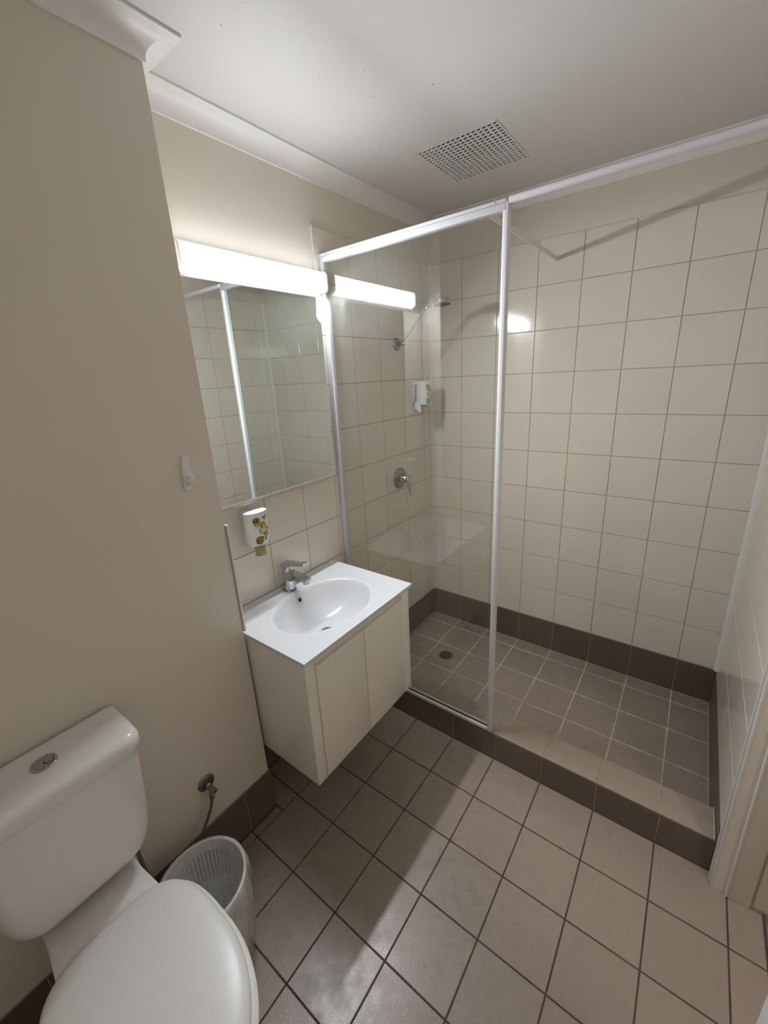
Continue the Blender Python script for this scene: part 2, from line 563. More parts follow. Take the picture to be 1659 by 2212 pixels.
# cornices
def cove_profile():
    pts = [(0, 0.052), (0.006, 0.052), (0.006, 0.0475)]
    for i in range(1, 9):
        t = math.pi / 2 * i / 8
        pts.append((0.052 - 0.046 * math.cos(t), 0.0475 - 0.041 * math.sin(t)))
    pts += [(0.068, 0.0065), (0.068, 0.0)]
    return pts


def cornice(name, a, b, nrm, ca, cb):
    """run from a to b along a wall whose room-side normal is nrm; ca/cb: +1 internal mitre, -1 external, 0 square"""
    a, b, nrm = Vector((*a, 0)), Vector((*b, 0)), Vector((*nrm, 0))
    d = (b - a).normalized()
    s0, s1 = [], []
    for dist, h in cove_profile():
        s0.append(a + nrm * dist + d * (ca * dist) + Vector((0, 0, ZC - h)))
        s1.append(b + nrm * dist - d * (cb * dist) + Vector((0, 0, ZC - h)))
    s0.append(a + Vector((0, 0, ZC)))
    s1.append(b + Vector((0, 0, ZC)))
    bm = bmesh.new()
    loft(bm, [s0, s1])
    return struct(add(name, bm, 'cornice', smooth=True, auto=35))


cornice('trim_1', (-0.008, 0.008), (XR + 0.008, 0.008), (0, -1), 1, 1)
cornice('trim_2', (-0.008, YN), (-0.008, 0.008), (1, 0), 1, 1)
cornice('trim_3', (-0.008, YN), (XN, YN), (0, 1), 1, -1)
cornice('trim_4', (XN, YB), (XN, YN), (1, 0), 1, -1)
cornice('trim_9', (XR + 0.004, YB), (XR + 0.004, 0.008), (-1, 0), 1, 1)
cornice('trim_10', (XN, YB), (XR, YB), (0, 1), 1, 1)

# doorway at right: jambs, head, opened leaf
door = struct(empty('door_1', (1.60, -1.27, 0)))
bbox('jamb', (1.597, -0.9255, 0.0, 1.652, -0.915, 2.02), 'door', door, bev=0.0012)
bbox('jamb', (1.575, -1.62, 0.0, 1.652, -1.607, 2.02), 'door', door, bev=0.0012)
bbox('door_head', (1.575, -1.62, 2.012, 1.652, -0.915, 2.03), 'door', door, bev=0.0012)
bbox('door_stop', (1.5935, -0.9285, 0.0, 1.5985, -0.9152, 2.012), 'trim', door, bev=0.0015)
leaf = bbox('door_leaf', (1.659, -0.922, 0.014, 2.33, -0.885, 2.01), 'door', door, bev=0.002)
arch = struct(empty('trim_11', (1.54, -1.62, 0)))
bbox('architrave', (1.520, -1.642, 0.0, XR + 0.0005, -1.602, 2.045), 'trim', arch, bev=0.004)
bbox('architrave', (1.535, -1.642, 2.012, XR + 0.0045, -0.905, 2.048), 'trim', arch, bev=0.003)

# ------------------------------------------------------------------ exhaust vent
vent = tag(empty('exhaust_vent', ((VX0 + VX1) / 2, (VY0 + VY1) / 2, ZC)), 'square off-white eggcrate exhaust grille set in the ceiling above the shower', 'vent')
bm = bmesh.new()
nc = 16
zb, zt = ZC - 0.0018, ZC + 0.0024
for i in range(nc + 1):
    x = VX0 + (VX1 - VX0) * i / nc
    y = VY0 + (VY1 - VY0) * i / nc
    box(bm, x - 0.0024, VY0 - 0.0024, zb, x + 0.0024, VY1 + 0.0024, zt)
    box(bm, VX0 - 0.0024, y - 0.0024, zb + 0.0002, VX1 + 0.0024, y + 0.0024, zt)
add('grille', bm, 'plastic', vent)
bm = bmesh.new()
box(bm, VX0 - 0.004, VY0 - 0.004, ZC + 0.070, VX1 + 0.004, VY1 + 0.004, ZC + 0.075)
add('duct_dark_sheet', bm, 'black', vent)  # black sheet stands in for the shade inside the duct

# ------------------------------------------------------------------ vanity
vx0, vx1, vy0, vy1 = 0.001, 0.453, -1.5545, -0.952
van = tag(empty('vanity_cabinet', (0.22, -1.26, 0.3)), 'wall-hung cream gloss two-door vanity cabinet beneath the white basin top', 'cabinet')
ZB0, ZB1 = 0.306, 0.790
bbox('side_panel', (0.002, -1.5525, ZB0, 0.449, -1.5115, ZB1), 'cab', van, bev=0.0012)
bbox('side_panel', (0.002, -1.0245, ZB0, 0.449, -0.976, ZB1), 'cab', van, bev=0.0012)
bbox('bottom_panel', (0.002, -1.511, ZB0 + 0.004, 0.43, -1.025, ZB0 + 0.020), 'cab', van)
bbox('back_panel', (0.002, -1.511, ZB0 + 0.02, 0.012, -1.025, ZB1), 'cab', van)
bbox('top_rail', (0.424, -1.511, 0.755, 0.437, -1.025, ZB1), 'cab', van)
for y0, y1 in ((-1.5090, -1.2710), (-1.2680, -1.0270)):
    bbox('door', (0.4325, y0, ZB0 + 0.003, 0.4505, y1, 0.763), 'cab', van, bev=0.0012)

bt = tag(empty('vanity_basin', (0.23, -1.256, 0.79)), 'white moulded basin top with an oval bowl, resting on the cream vanity cabinet', 'basin')
ZV = 0.805
BC = (0.247, -1.259)
BA, BB = 0.160, 0.211
DEP = 0.125
bm = bmesh.new()
N0 = 96
angs = [2 * math.pi * i / N0 for i in range(N0)]
for cx, cy in ((vx0 + 0.012, vy0), (vx1, vy0), (vx1, vy1), (vx0 + 0.012, vy1)):
    ca = math.atan2((cy - BC[1]) / BB, (cx - BC[0]) / BA) % (2 * math.pi)
    k = min(range(len(angs)), key=lambda i: abs(angs[i] - ca))
    angs[k] = ca


def ell(t, s, z):
    return Vector((BC[0] + BA * s * math.cos(t), BC[1] + BB * s * math.sin(t), z))


def rect_hit(t):
    d = Vector((BA * math.cos(t), BB * math.sin(t)))
    k = 1e9
    if d.x > 1e-9: k = min(k, (vx1 - BC[0]) / d.x)
    if d.x < -1e-9: k = min(k, (vx0 + 0.012 - BC[0]) / d.x)
    if d.y > 1e-9: k = min(k, (vy1 - BC[1]) / d.y)
    if d.y < -1e-9: k = min(k, (vy0 - BC[1]) / d.y)
    return Vector((BC[0] + d.x * k, BC[1] + d.y * k, ZV))


secs = []
prof = [(0.0, -DEP), (0.1, -DEP), (0.25, -DEP + 0.001), (0.4, -DEP + 0.006), (0.55, -DEP + 0.017), (0.68, -DEP + 0.034),
        (0.79, -DEP + 0.056), (0.87, -DEP + 0.080), (0.93, -DEP + 0.102), (0.965, -DEP + 0.115), (0.985, -0.0045), (1.0, -0.0015),
        (1.02, 0.0006), (1.05, 0.0018), (1.085, 0.001), (1.11, 0.0)]
for s, dz in prof[1:]:
    secs.append([ell(t, s, ZV + dz) for t in angs])
secs.append([rect_hit(t) for t in angs])
rr = [rect_hit(t) for t in angs]
secs.append([Vector((p.x, p.y, ZV - 0.0135)) for p in rr])
inner = [Vector((BC[0] + (p.x - BC[0]) * 0.985, BC[1] + (p.y - BC[1]) * 0.985, ZV - 0.0148)) for p in rr]
secs.append(inner)
# make the clipped ellipse rings stay inside the slab
for sec in secs[:-3]:
    for i, p in enumerate(sec):
        if p.x < vx0 + 0.013:
            p.x = vx0 + 0.013
rings = loft(bm, secs, cap=False)
c = bm.verts.new((BC[0], BC[1], ZV - DEP - 0.0005))
for i in range(N0):
    bm.faces.new((rings[0][(i + 1) % N0], rings[0][i], c))
bsn = add('basin_slab', bm, 'basin', bt, smooth=True, auto=50)
bbox('upstand', (vx0, vy0, 0.792, vx0 + 0.0135, vy1, 0.8105), 'basin', bt, bev=0.003)
bm = bmesh.new()
lathe(bm, (BC[0], BC[1] , ZV - DEP - 0.001), (0, 0, 1), [(0, 0.024), (0.002, 0.024), (0.003, 0.021), (0.0015, 0.015), (0.001, 0)], 32)
w = add('waste', bm, 'chrome', bt, smooth=True, auto=40)
bm = bmesh.new()
od = Vector((0.93, -0.02, 0.45)).normalized()
lathe(bm, (0.1065, -1.262, 0.7755), od, [(-0.004, 0.0115), (0.0015, 0.0115), (0.002, 0.0105), (0.001, 0.0085), (-0.002, 0.0085)], 28, capend=False)
add('overflow_ring', bm, 'basin', bt, smooth=True, auto=40)
bm = bmesh.new()
lathe(bm, Vector((0.1065, -1.262, 0.7755)) + od * 0.0006, od, [(0, 0.0086), (0.0004, 0.0)], 28)
add('overflow_hole', bm, 'black', bt)

# basin mixer
tx, ty = 0.046, -1.257
ZV += 0.0006
tap = tag(empty('basin_tap', (tx, ty, ZV)), 'chrome single-lever mixer tap standing at the back of the basin top', 'tap')
bm = bmesh.new()
lathe(bm, (tx, ty, ZV), (0, 0, 1), [(0, 0.027), (0.003, 0.027), (0.004, 0.0255), (0.004, 0.02)], 40)
add('base_ring', bm, 'chrome_dull', tap, smooth=True, auto=40)
bm = bmesh.new()
lathe(bm, (tx, ty, ZV + 0.003), (0, 0, 1), [(0, 0.0232), (0.04, 0.0232), (0.071, 0.0225), (0.0735, 0.020), (0.0735, 0)], 40)
add('tap_body', bm, 'chrome', tap, smooth=True, auto=40)
bm = bmesh.new()
S = []
for x, hw, z0, z1 in ((tx - 0.012, 0.0205, 0.848, 0.884), (tx + 0.02, 0.0205, 0.851, 0.884), (tx + 0.06, 0.0185, 0.861, 0.883),
                      (tx + 0.10, 0.0165, 0.866, 0.880), (tx + 0.122, 0.015, 0.869, 0.878)):
    S.append([Vector((x, ty + yy * hw, z)) for yy, z in ((-1, z0 + 0.002), (-0.9, z0), (0.9, z0), (1, z0 + 0.002), (1, z1 - 0.001), (0.92, z1), (-0.92, z1), (-1, z1 - 0.001))])
loft(bm, S)
add('spout', bm, 'chrome', tap, smooth=True, auto=30)
bm = bmesh.new()
lathe(bm, (tx + 0.107, ty, 0.872), (0, 0, -1), [(0, 0.0125), (0.016, 0.0125), (0.0165, 0.0105), (0.013, 0.0)], 28)
add('aerator', bm, 'chrome', tap, smooth=True, auto=40)
bm = bmesh.new()
lathe(bm, (tx, ty, 0.8775), (0, 0, 1), [(0, 0.017), (0.002, 0.0195), (0.004, 0.022), (0.028, 0.0228), (0.036, 0.021), (0.0365, 0)], 40)
add('cartridge_cap', bm, 'chrome', tap, smooth=True, auto=40)
bm = bmesh.new()
S = []
for x, hw, zc, h in ((tx - 0.021, 0.013, 0.908, 0.012), (tx - 0.014, 0.019, 0.910, 0.018), (tx + 0.01, 0.0215, 0.914, 0.017),
                     (tx + 0.04, 0.019, 0.9215, 0.0125), (tx + 0.08, 0.016, 0.9285, 0.0105), (tx + 0.118, 0.015, 0.937, 0.0095), (tx + 0.1205, 0.013, 0.9375, 0.0075)):
    S.append([Vector((x, ty + hw * a, zc + h * b)) for a, b in ((-1, -.4), (-.8, -.5), (.8, -.5), (1, -.4), (1, .35), (.8, .5), (-.8, .5), (-1, .35))])
loft(bm, S)
add('lever', bm, 'chrome', tap, smooth=True, auto=35)

ZV -= 0.0006
tap.scale = (1.0, 1.0, 1.09)
# ------------------------------------------------------------------ mirror cabinet
MX = 0.042
mc = tag(empty('mirror_panel', (0.02, -1.24, 1.2)), 'frameless wall mirror with a chipped top corner, above the basin', 'mirror')
my0, my1, mz0, mz1 = -1.552, -0.929, 1.2135, 1.954
bbox('backing_board', (0.0005, my0, mz0 + 0.012, MX - 0.0062, my1 - 0.010, mz1 - 0.010), 'trim', mc)
chip = [(my1, 1.846), (my1 - 0.010, 1.853), (my1 - 0.020, 1.862), (my1 - 0.026, 1.872), (my1 - 0.0215, 1.893), (my1 - 0.019, 1.906), (my1 - 0.0205, 1.918), (my1 - 0.017, 1.925), (my1 - 0.019, mz1)]
bv = 0.014
outer = [(my0, mz0), (my1, mz0)] + chip + [(my0, mz1)]
bm = bmesh.new()
innerp = [(my0, mz0 + bv), (my1, mz0 + bv)] + [(y, min(z, mz1 - bv)) for y, z in chip] + [(my0, mz1 - bv)]
F = [bm.verts.new((MX, y, z)) for y, z in innerp]
bm.faces.new(F)
O = {}
add('mirror_glass', bm, 'mirror', mc)
bm = bmesh.new()
prism(bm, [(MX - 0.0062, y, z) for y, z in outer], (0.0036, 0, 0))
add('glass_edge', bm, 'board', mc)
bbox('bottom_strip', (MX - 0.0024, my0, mz0, MX + 0.0012, my1, mz0 + bv), 'strip', mc, bev=0.0006)
bbox('top_strip', (MX - 0.0024, my0, mz1 - bv, MX + 0.0012, chip[-1][0], mz1), 'strip', mc, bev=0.0006)

# ------------------------------------------------------------------ wall light
LX = 0.050
ly0, ly1, lz0, lz1 = -1.4865, -0.8875, 1.966, 2.036
lamp = tag(empty('wall_light', (0.0, -1.18, 2.0)), 'lit white linear wall light with an opal diffuser, above the mirror', 'light')


def lamp_section(y, x0, x1, z0, z1, r=0.016, k=5):
    pts = [(x0, z0)]
    for i in range(k + 1):
        t = -math.pi / 2 + math.pi / 2 * i / k
        pts.append((x1 - r + r * math.cos(t), z0 + r + r * math.sin(t)))
    for i in range(k + 1):
        t = math.pi / 2 * i / k
        pts.append((x1 - r + r * math.cos(t), z1 - r + r * math.sin(t)))
    pts.append((x0, z1))
    return [Vector((x, y, z)) for x, z in pts]


bm = bmesh.new()
loft(bm, [lamp_section(ly0, 0.0145, LX, lz0, lz1, 0.0145), lamp_section(ly1, 0.0145, LX, lz0, lz1, 0.0145)])
add('diffuser', bm, 'lamp', lamp, smooth=True, auto=40)
for ya, yb in ((ly0 - 0.007, ly0 - 0.0003), (ly1 + 0.0003, ly1 + 0.0065)):
    bm = bmesh.new()
    loft(bm, [lamp_section(ya, 0.002, LX + 0.0018, lz0 - 0.002, lz1 + 0.002, 0.017), lamp_section(yb, 0.002, LX + 0.0018, lz0 - 0.002, lz1 + 0.002, 0.017)])
    add('end_cap', bm, 'plastic', lamp, smooth=True, auto=40)
tl = bpy.data.lights.new('lamp_beam', 'AREA')  # area light added outside the diffuser to aim its light down and out
tl.shape = 'RECTANGLE'
tl.size, tl.size_y = 0.030, ly1 - ly0 - 0.03
tl.energy = LAMP_BEAM

tl.color = (0.89, 0.935, 1.0)
to_ = bpy.data.objects.new('lamp_beam', tl)
COL.objects.link(to_)
ta = math.radians(47)
zax = Vector((-math.cos(ta), 0, math.sin(ta)))
yax = Vector((0, 1, 0))
xax = yax.cross(zax)
tm_ = Matrix((xax, yax, zax)).transposed().to_4x4()
tm_.translation = (LX - 0.0030, (ly0 + ly1) / 2, lz0 + 0.0030)
to_.matrix_world = tm_
to_.parent = lamp
to_.matrix_parent_inverse = lamp.matrix_basis.inverted()
bbox('top_light_shield', (-0.0075, ly0 + 0.0002, lz1 + 0.0002, LX - 0.0235, ly1 - 0.0002, lz1 + 0.0018), 'plastic', lamp)  # unseen plate added to hold light off the wall and ceiling above
bbox('lamp_base', (-0.0075, ly0 + 0.0002, lz0, 0.0140, ly1 - 0.0002, lz1), 'plastic', lamp)

# ------------------------------------------------------------------ soap dispensers


def dispenser(cy, ztop, label, seed, warm, cheeks):
    root = tag(empty('soap_dispenser', (0, cy, ztop - 0.13)), label, 'dispenser', 'wall soap dispensers')
    cx, hx, hy = 0.062, 0.028, 0.044
    zt, zb = ztop - 0.006, ztop - 0.128
    # bracket: back plate, cheeks with a window, cap
    bm = bmesh.new()
    hw_ = 0.040 if cheeks else 0.026
    box(bm, 0.0003, cy - hw_, zt - 0.135, 0.003, cy + hw_, zt)
    box(bm, 0.003, cy - 0.016, zt - 0.120, cx - 0.0155, cy + 0.016, zt - 0.0002)
    for s in ((-1, 1) if cheeks else ()):
        ya, yb = sorted((cy + s * 0.0405, cy + s * 0.0375))
        box(bm, 0.003, ya, zt - 0.012, 0.044, yb, zt)
        box(bm, 0.003, ya, zt - 0.135, 0.009, yb, zt - 0.012)
        box(bm, 0.036, ya, zt - 0.105, 0.044, yb, zt - 0.012)
        prism(bm, [(0.003, ya, zt - 0.105), (0.003, ya, zt - 0.138), (0.050, ya, zt - 0.165), (0.050, ya, zt - 0.105)], (0, yb - ya, 0))
    add('bracket', bm, 'plastic', root)
    bm = bmesh.new()
    outl = []
    for i in range(49):
        t = math.pi / 2 - math.pi * i / 48
        outl.append((cx + hx * math.cos(t), cy + (hy + 0.001) * math.sin(t)))
    outl += [(cx - 0.014, cy - hy), (cx - 0.020, cy - 0.018), (0.002, cy - 0.018), (0.002, cy + 0.018), (cx - 0.020, cy + 0.018), (cx - 0.014, cy + hy)]
    prism(bm, [(x, y, zt) for x, y in outl], (0, 0, 0.005))
    add('cap', bm, 'plastic', root)

    def sec(z, s):
        o = []
        for i in range(33):
            t = math.pi / 2 - math.pi * i / 32
            o.append(Vector((cx + (hx - 0.002) * math.cos(t) * s, cy + (hy - 0.0015) * math.sin(t) * (0.5 + 0.5 * s), z)))
        o.append(Vector((cx - 0.015, cy - (hy - 0.0015) * (0.5 + 0.5 * s), z)))
        o.append(Vector((cx - 0.015, cy + (hy - 0.0015) * (0.5 + 0.5 * s), z)))
        return o
    bm = bmesh.new()
    loft(bm, [sec(zt, 1), sec(zb + 0.018, 1), sec(zb + 0.007, 0.93), sec(zb, 0.75)])
    body = add('bottle', bm, 'plastic', root, smooth=True, auto=40)
    # printed fruit sprig, flat on the bottle's curved front
    rnd = random.Random(seed)
    bm = bmesh.new()

    def patch(a, z, ra, rz, rot, mi, off, shape=1.0):
        vs = []
        K = 14
        for i in range(K):
            t = 2 * math.pi * i / K
            px, pz = ra * math.cos(t), rz * math.sin(t) * (abs(math.cos(t)) ** 0 if shape == 1 else (1 - abs(math.cos(t)) ** 2) ** 0.5)
            qx, qz = px * math.cos(rot) - pz * math.sin(rot), px * math.sin(rot) + pz * math.cos(rot)
            ang = a + qx / 0.036
            vs.append(bm.verts.new((cx + (hx - 0.002 + off) * math.cos(ang), cy + (hy - 0.0015 + off) * math.sin(ang), z + qz)))
        cz = bm.verts.new((cx + (hx - 0.002 + off + 0.0001) * math.cos(a), cy + (hy - 0.0015 + off + 0.0001) * math.sin(a), z))
        for i in range(K):
            bm.faces.new((vs[i], vs[(i + 1) % K], cz)).material_index = mi
    H = zt - 0.06
    f1 = 1 if not warm else 2
    fruit = [(-0.42, 0.036, 0.012, 0.011, 0.3, f1), (-0.36, 0.024, 0.010, 0.010, -0.3, 0), (0.25, 0.012, 0.011, 0.014, 0.2, 0),
             (-0.33, -0.040, 0.012, 0.014, 0.1, f1), (0.45, -0.022, 0.009, 0.009, 0, f1), (0.1, -0.006, 0.012, 0.012, 0.5, 4)]
    for a, z, ra, rz, ro, mi in fruit:
        patch(a, H + z, ra * 1.12, rz * 1.12, ro, 3, 0.0003)
        patch(a + 0.03, H + z + 0.001, ra * 0.92, rz * 0.92, ro, mi, 0.0006)
    for k in range(17):
        patch(rnd.uniform(-0.55, 0.75), H + rnd.uniform(-0.045, 0.046), rnd.uniform(0.005, 0.011), rnd.uniform(0.0014, 0.003), rnd.uniform(0, 3.1), 3 if k % 3 else 4, 0.0009)
    add('label_print', bm, ['yellow', 'amber', 'orange', 'green', 'pale'], body)
    bm = bmesh.new()
    lathe(bm, (cx - 0.002, cy, zb - 0.002), (0, 0, -1), [(0, 0.0205), (0.006, 0.021), (0.045, 0.0215), (0.047, 0.020), (0.047, 0.0185), (0.002, 0.0185)], 32, capend=False)
    nz = add('nozzle', bm, 'nozzle', root, smooth=True, auto=40)
    bm = bmesh.new()
    lathe(bm, (cx - 0.002, cy, zb - 0.016), (0, 0, -1), [(0, 0.0), (0, 0.018), (0.028, 0.018), (0.030, 0.015), (0.030, 0.0)], 28)
    add('liquid', bm, 'soap', root, smooth=True, auto=40)
    return root


dispenser(-1.378, 1.187, 'white soap dispenser with yellow fruit print, on the tiles below the mirror', 3, False, False)
dispenser(-0.165, 1.596, 'white soap dispenser with orange fruit print, in the shower corner', 9, True, True)

# ------------------------------------------------------------------ shower fittings
ar = tag(empty('overhead_shower', (0, -0.348, 1.786)), 'chrome shower head on a slanting arm fixed to the tiled wall', 'shower head')
bm = bmesh.new()
lathe(bm, (0.0003, -0.348, 1.786), (1, 0, 0), [(0, 0.032), (0.004, 0.032), (0.009, 0.028), (0.013, 0.018), (0.013, 0.012), (0.03, 0.012), (0.03, 0)], 36)
add('flange', bm, 'chrome_dull', ar, smooth=True, auto=40)
bm = bmesh.new()
lathe(bm, (0.026, -0.348, 1.786), (1, 0, 0.02), [(0, 0.009), (0.004, 0.012), (0.022, 0.012), (0.03, 0.0085), (0.034, 0.0)], 28)
add('knuckle', bm, 'chrome', ar, smooth=True, auto=40)
bm = bmesh.new()
tube(bm, [(0.040, -0.348, 1.789), (0.178, -0.348, 1.930)], 0.0062, 16)
add('arm', bm, 'chrome', ar, smooth=True, auto=60)
bm = bmesh.new()
lathe(bm, (0.170, -0.348, 1.936), (1, 0, 0), [(0, 0.006), (0.004, 0.010), (0.02, 0.010), (0.026, 0.007), (0.026, 0)], 24)
tube(bm, catmull([(0.190, -0.348, 1.935), (0.208, -0.348, 1.938), (0.232, -0.348, 1.952)], 4), 0.0078, 14)
add('swivel', bm, 'chrome', ar, smooth=True, auto=60)
bm = bmesh.new()
ax = Vector((-0.10, 0, 1)).normalized()
lathe(bm, Vector((0.272, -0.348, 1.938)), ax, [(0, 0.0), (0, 0.036), (0.001, 0.040), (0.004, 0.0425), (0.010, 0.0425), (0.024, 0.038), (0.028, 0.030), (0.029, 0)], 44)
add('rose', bm, 'chrome', ar, smooth=True, auto=35)
bm = bmesh.new()
lathe(bm, Vector((0.272, -0.348, 1.938)) - ax * 0.001, ax, [(0, 0.0), (0, 0.037), (0.0012, 0.037)], 40)
add('spray_plate', bm, 'rubber', ar)

mx = tag(empty('shower_mixer', (0, -0.367, 1.077)), 'chrome shower mixer with a drop lever on the tiled side wall', 'mixer tap')
bm = bmesh.new()
lathe(bm, (0.0003, -0.367, 1.077), (1, 0, 0), [(0, 0.0595), (0.003, 0.0595), (0.007, 0.056), (0.011, 0.045), (0.013, 0.026), (0.013, 0)], 48)
add('wall_plate', bm, 'chrome_dull', mx, smooth=True, auto=35)
bm = bmesh.new()
lathe(bm, (0.012, -0.367, 1.077), (1, 0, 0), [(0, 0.0235), (0.022, 0.0225), (0.024, 0.0215), (0.046, 0.0205), (0.05, 0.0175), (0.05, 0)], 40)
add('body', bm, 'chrome', mx, smooth=True, auto=35)
bm = bmesh.new()
S = []
for z, hw, xc, hx_ in ((1.093, 0.019, 0.056, 0.012), (1.078, 0.0215, 0.060, 0.012), (1.06, 0.0185, 0.066, 0.0085), (1.03, 0.0125, 0.069, 0.0055), (1.005, 0.0115, 0.072, 0.0048), (0.990, 0.010, 0.073, 0.0042), (0.9865, 0.006, 0.073, 0.003)):
    S.append([Vector((xc + hx_ * math.cos(t), -0.367 + hw * math.sin(t), z)) for t in [2 * math.pi * i / 20 for i in range(20)]])
loft(bm, S)
add('lever', bm, 'chrome', mx, smooth=True, auto=50)

dr = tag(empty('floor_drain', (0.295, -0.379, ZS)), 'round dark metal drain grate in the shower floor', 'drain')
bm = bmesh.new()
lathe(bm, (0.295, -0.379, ZS - 0.001), (0, 0, 1), [(0, 0.045), (0.0022, 0.045), (0.0028, 0.0435), (0.0015, 0.038), (0.001, 0.037)], 40, capend=False)
add('ring', bm, 'steel', dr, smooth=True, auto=35)
bm = bmesh.new()
lathe(bm, (0.295, -0.379, ZS - 0.001), (0, 0, 1), [(0, 0.0372), (0.0013, 0.0372), (0.0013, 0)], 36)
g = add('grate', bm, 'drain', dr)
bm = bmesh.new()
for ring, k in ((0.01, 6), (0.02, 12), (0.03, 18)):
    for i in range(k):
        t = 2 * math.pi * i / k
        lathe(bm, (0.295 + ring * math.cos(t), -0.379 + ring * math.sin(t), ZS + 0.0004), (0, 0, 1), [(0, 0.0027), (0.0002, 0)], 8)
add('holes', bm, 'black', dr)

# ------------------------------------------------------------------ shower screen
YF0, YF1, YG = -0.8705, -0.843, -0.861
sc = tag(empty('shower_screen', (0.39, YG, ZK)), 'white-framed fixed glass shower screen standing on the tiled kerb', 'shower screen')
bbox('wall_channel', (0.0006, YF0 + 0.001, ZK + 0.0005, 0.0215, YF1, 2.098), 'frame', sc, bev=0.0015)
bbox('post', (0.7645, YF0 - 0.001, ZK + 0.0005, 0.7815, YF1, 2.0985), 'frame', sc, bev=0.0022)
bbox('bottom_rail', (0.0215, YF0, ZK + 0.0005, 0.7645, YF1, ZK + 0.017), 'frame', sc, bev=0.0015)
tr = bbox('top_rail', (0.001, YF0 - 0.0015, 2.0985, 0.7725, YF1 + 0.002, 2.1090), 'frame', sc, bev=0.0022)
bbox('fascia', (0.0215, YF0 - 0.0022, 2.0785, 0.7728, YF1, 2.0975), 'frame', sc, bev=0.0012)
for x in (0.045, 0.742):
    bm = bmesh.new()
    lathe(bm, (x, YF0 - 0.0012, 2.1035), (0, -1, 0), [(0, 0.0028), (0.0012, 0.0024), (0.0014, 0)], 14)
    add('screw', bm, 'steel', tr, smooth=True, auto=40)
bbox('glass_pane', (0.010, YG - 0.0025, ZK + 0.010, 0.770, YG + 0.0025, 2.085), 'glass', sc)
bbox('seal', (0.0205, YG - 0.004, ZK + 0.0165, 0.7645, YG + 0.004, ZK + 0.0205), 'rubber', sc)

bm = bmesh.new()
cyl(bm, (0.7825, -0.8655, 2.1025), (XR - 0.0005, -0.8655, 2.1025), 0.0098, n=28)
cr = add('curtain_rail', bm, 'frame', smooth=True, auto=40)
tag(cr, 'white round rail running from the screen top across the shower opening', 'rail')
bm = bmesh.new()
cyl(bm, (0.6915, YF1 + 0.003, 2.1035), (0.6835, 0.002, 2.1115), 0.0088, n=24)
sb = add('bracing_rod', bm, 'trim', smooth=True, auto=40)
tag(sb, 'thin white bracing rod from the screen top to the far tiled wall', 'rod')

# ------------------------------------------------------------------ adhesive hook
hk = tag(empty('wall_hook', (XN, -1.650, 1.39)), 'small white adhesive hook stuck on the bare painted wall', 'hook')
bm = bmesh.new()
S = []
for dx, k in ((0.0002, 1.0), (0.004, 1.0), (0.0065, 0.9), (0.0075, 0.72)):
    o = []
    for i in range(32):
        t = 2 * math.pi * i / 32
        ct, st = math.cos(t), math.sin(t)
        wy = 0.0135 * (1 + 0.10 * -st)
        yy = math.copysign(abs(ct) ** 0.45, ct) * wy * k
        zz = math.copysign(abs(st) ** 0.5, st) * (0.0495 if k == 1 else 0.0495 - (1 - k) * 0.02)
        o.append(Vector((XN + dx, -1.6495 + yy + 0.003 * (zz / 0.05), 1.396 + zz)))
    S.append(o)
loft(bm, S)
add('back_plate', bm, 'plastic', hk, smooth=True, auto=50)
bm = bmesh.new()
pts = catmull([(XN + 0.006, -1.650, 1.372), (XN + 0.014, -1.650, 1.365), (XN + 0.0225, -1.650, 1.370), (XN + 0.0245, -1.650, 1.385), (XN + 0.024, -1.650, 1.394)], 4)
S = []
for i, p in enumerate(pts):
    t = (pts[min(i + 1, len(pts) - 1)] - pts[max(i - 1, 0)]).normalized()
    nn = Vector((0, 1, 0)).cross(t).normalized()
    S.append([p + Vector((0, 1, 0)) * 0.0075 * math.copysign(abs(math.cos(a)) ** 0.6, math.cos(a)) + nn * 0.0028 * math.sin(a) for a in [2 * math.pi * j / 16 for j in range(16)]])
loft(bm, S)
add('hook_arm', bm, 'plastic', hk, smooth=True, auto=60)

# ------------------------------------------------------------------ toilet
TY = -2.145
wc = tag(empty('toilet', (0.45, TY, 0)), 'white close-coupled toilet with its lid closed, against the painted wall', 'toilet')


def egg(x0, x1, xc, hw, z, n=72, eb=3.5, yc=TY, ef=2.0):
    o = []
    for i in range(n):
        t = 2 * math.pi * i / n
        c_, s_ = math.cos(t), math.sin(t)
        e = ef if c_ >= 0 else eb
        a = (x1 - xc) if c_ >= 0 else (xc - x0)
        o.append(Vector((xc + a * math.copysign(abs(c_) ** (2 / e), c_), yc + hw * math.copysign(abs(s_) ** (2 / e), s_), z)))
    return o


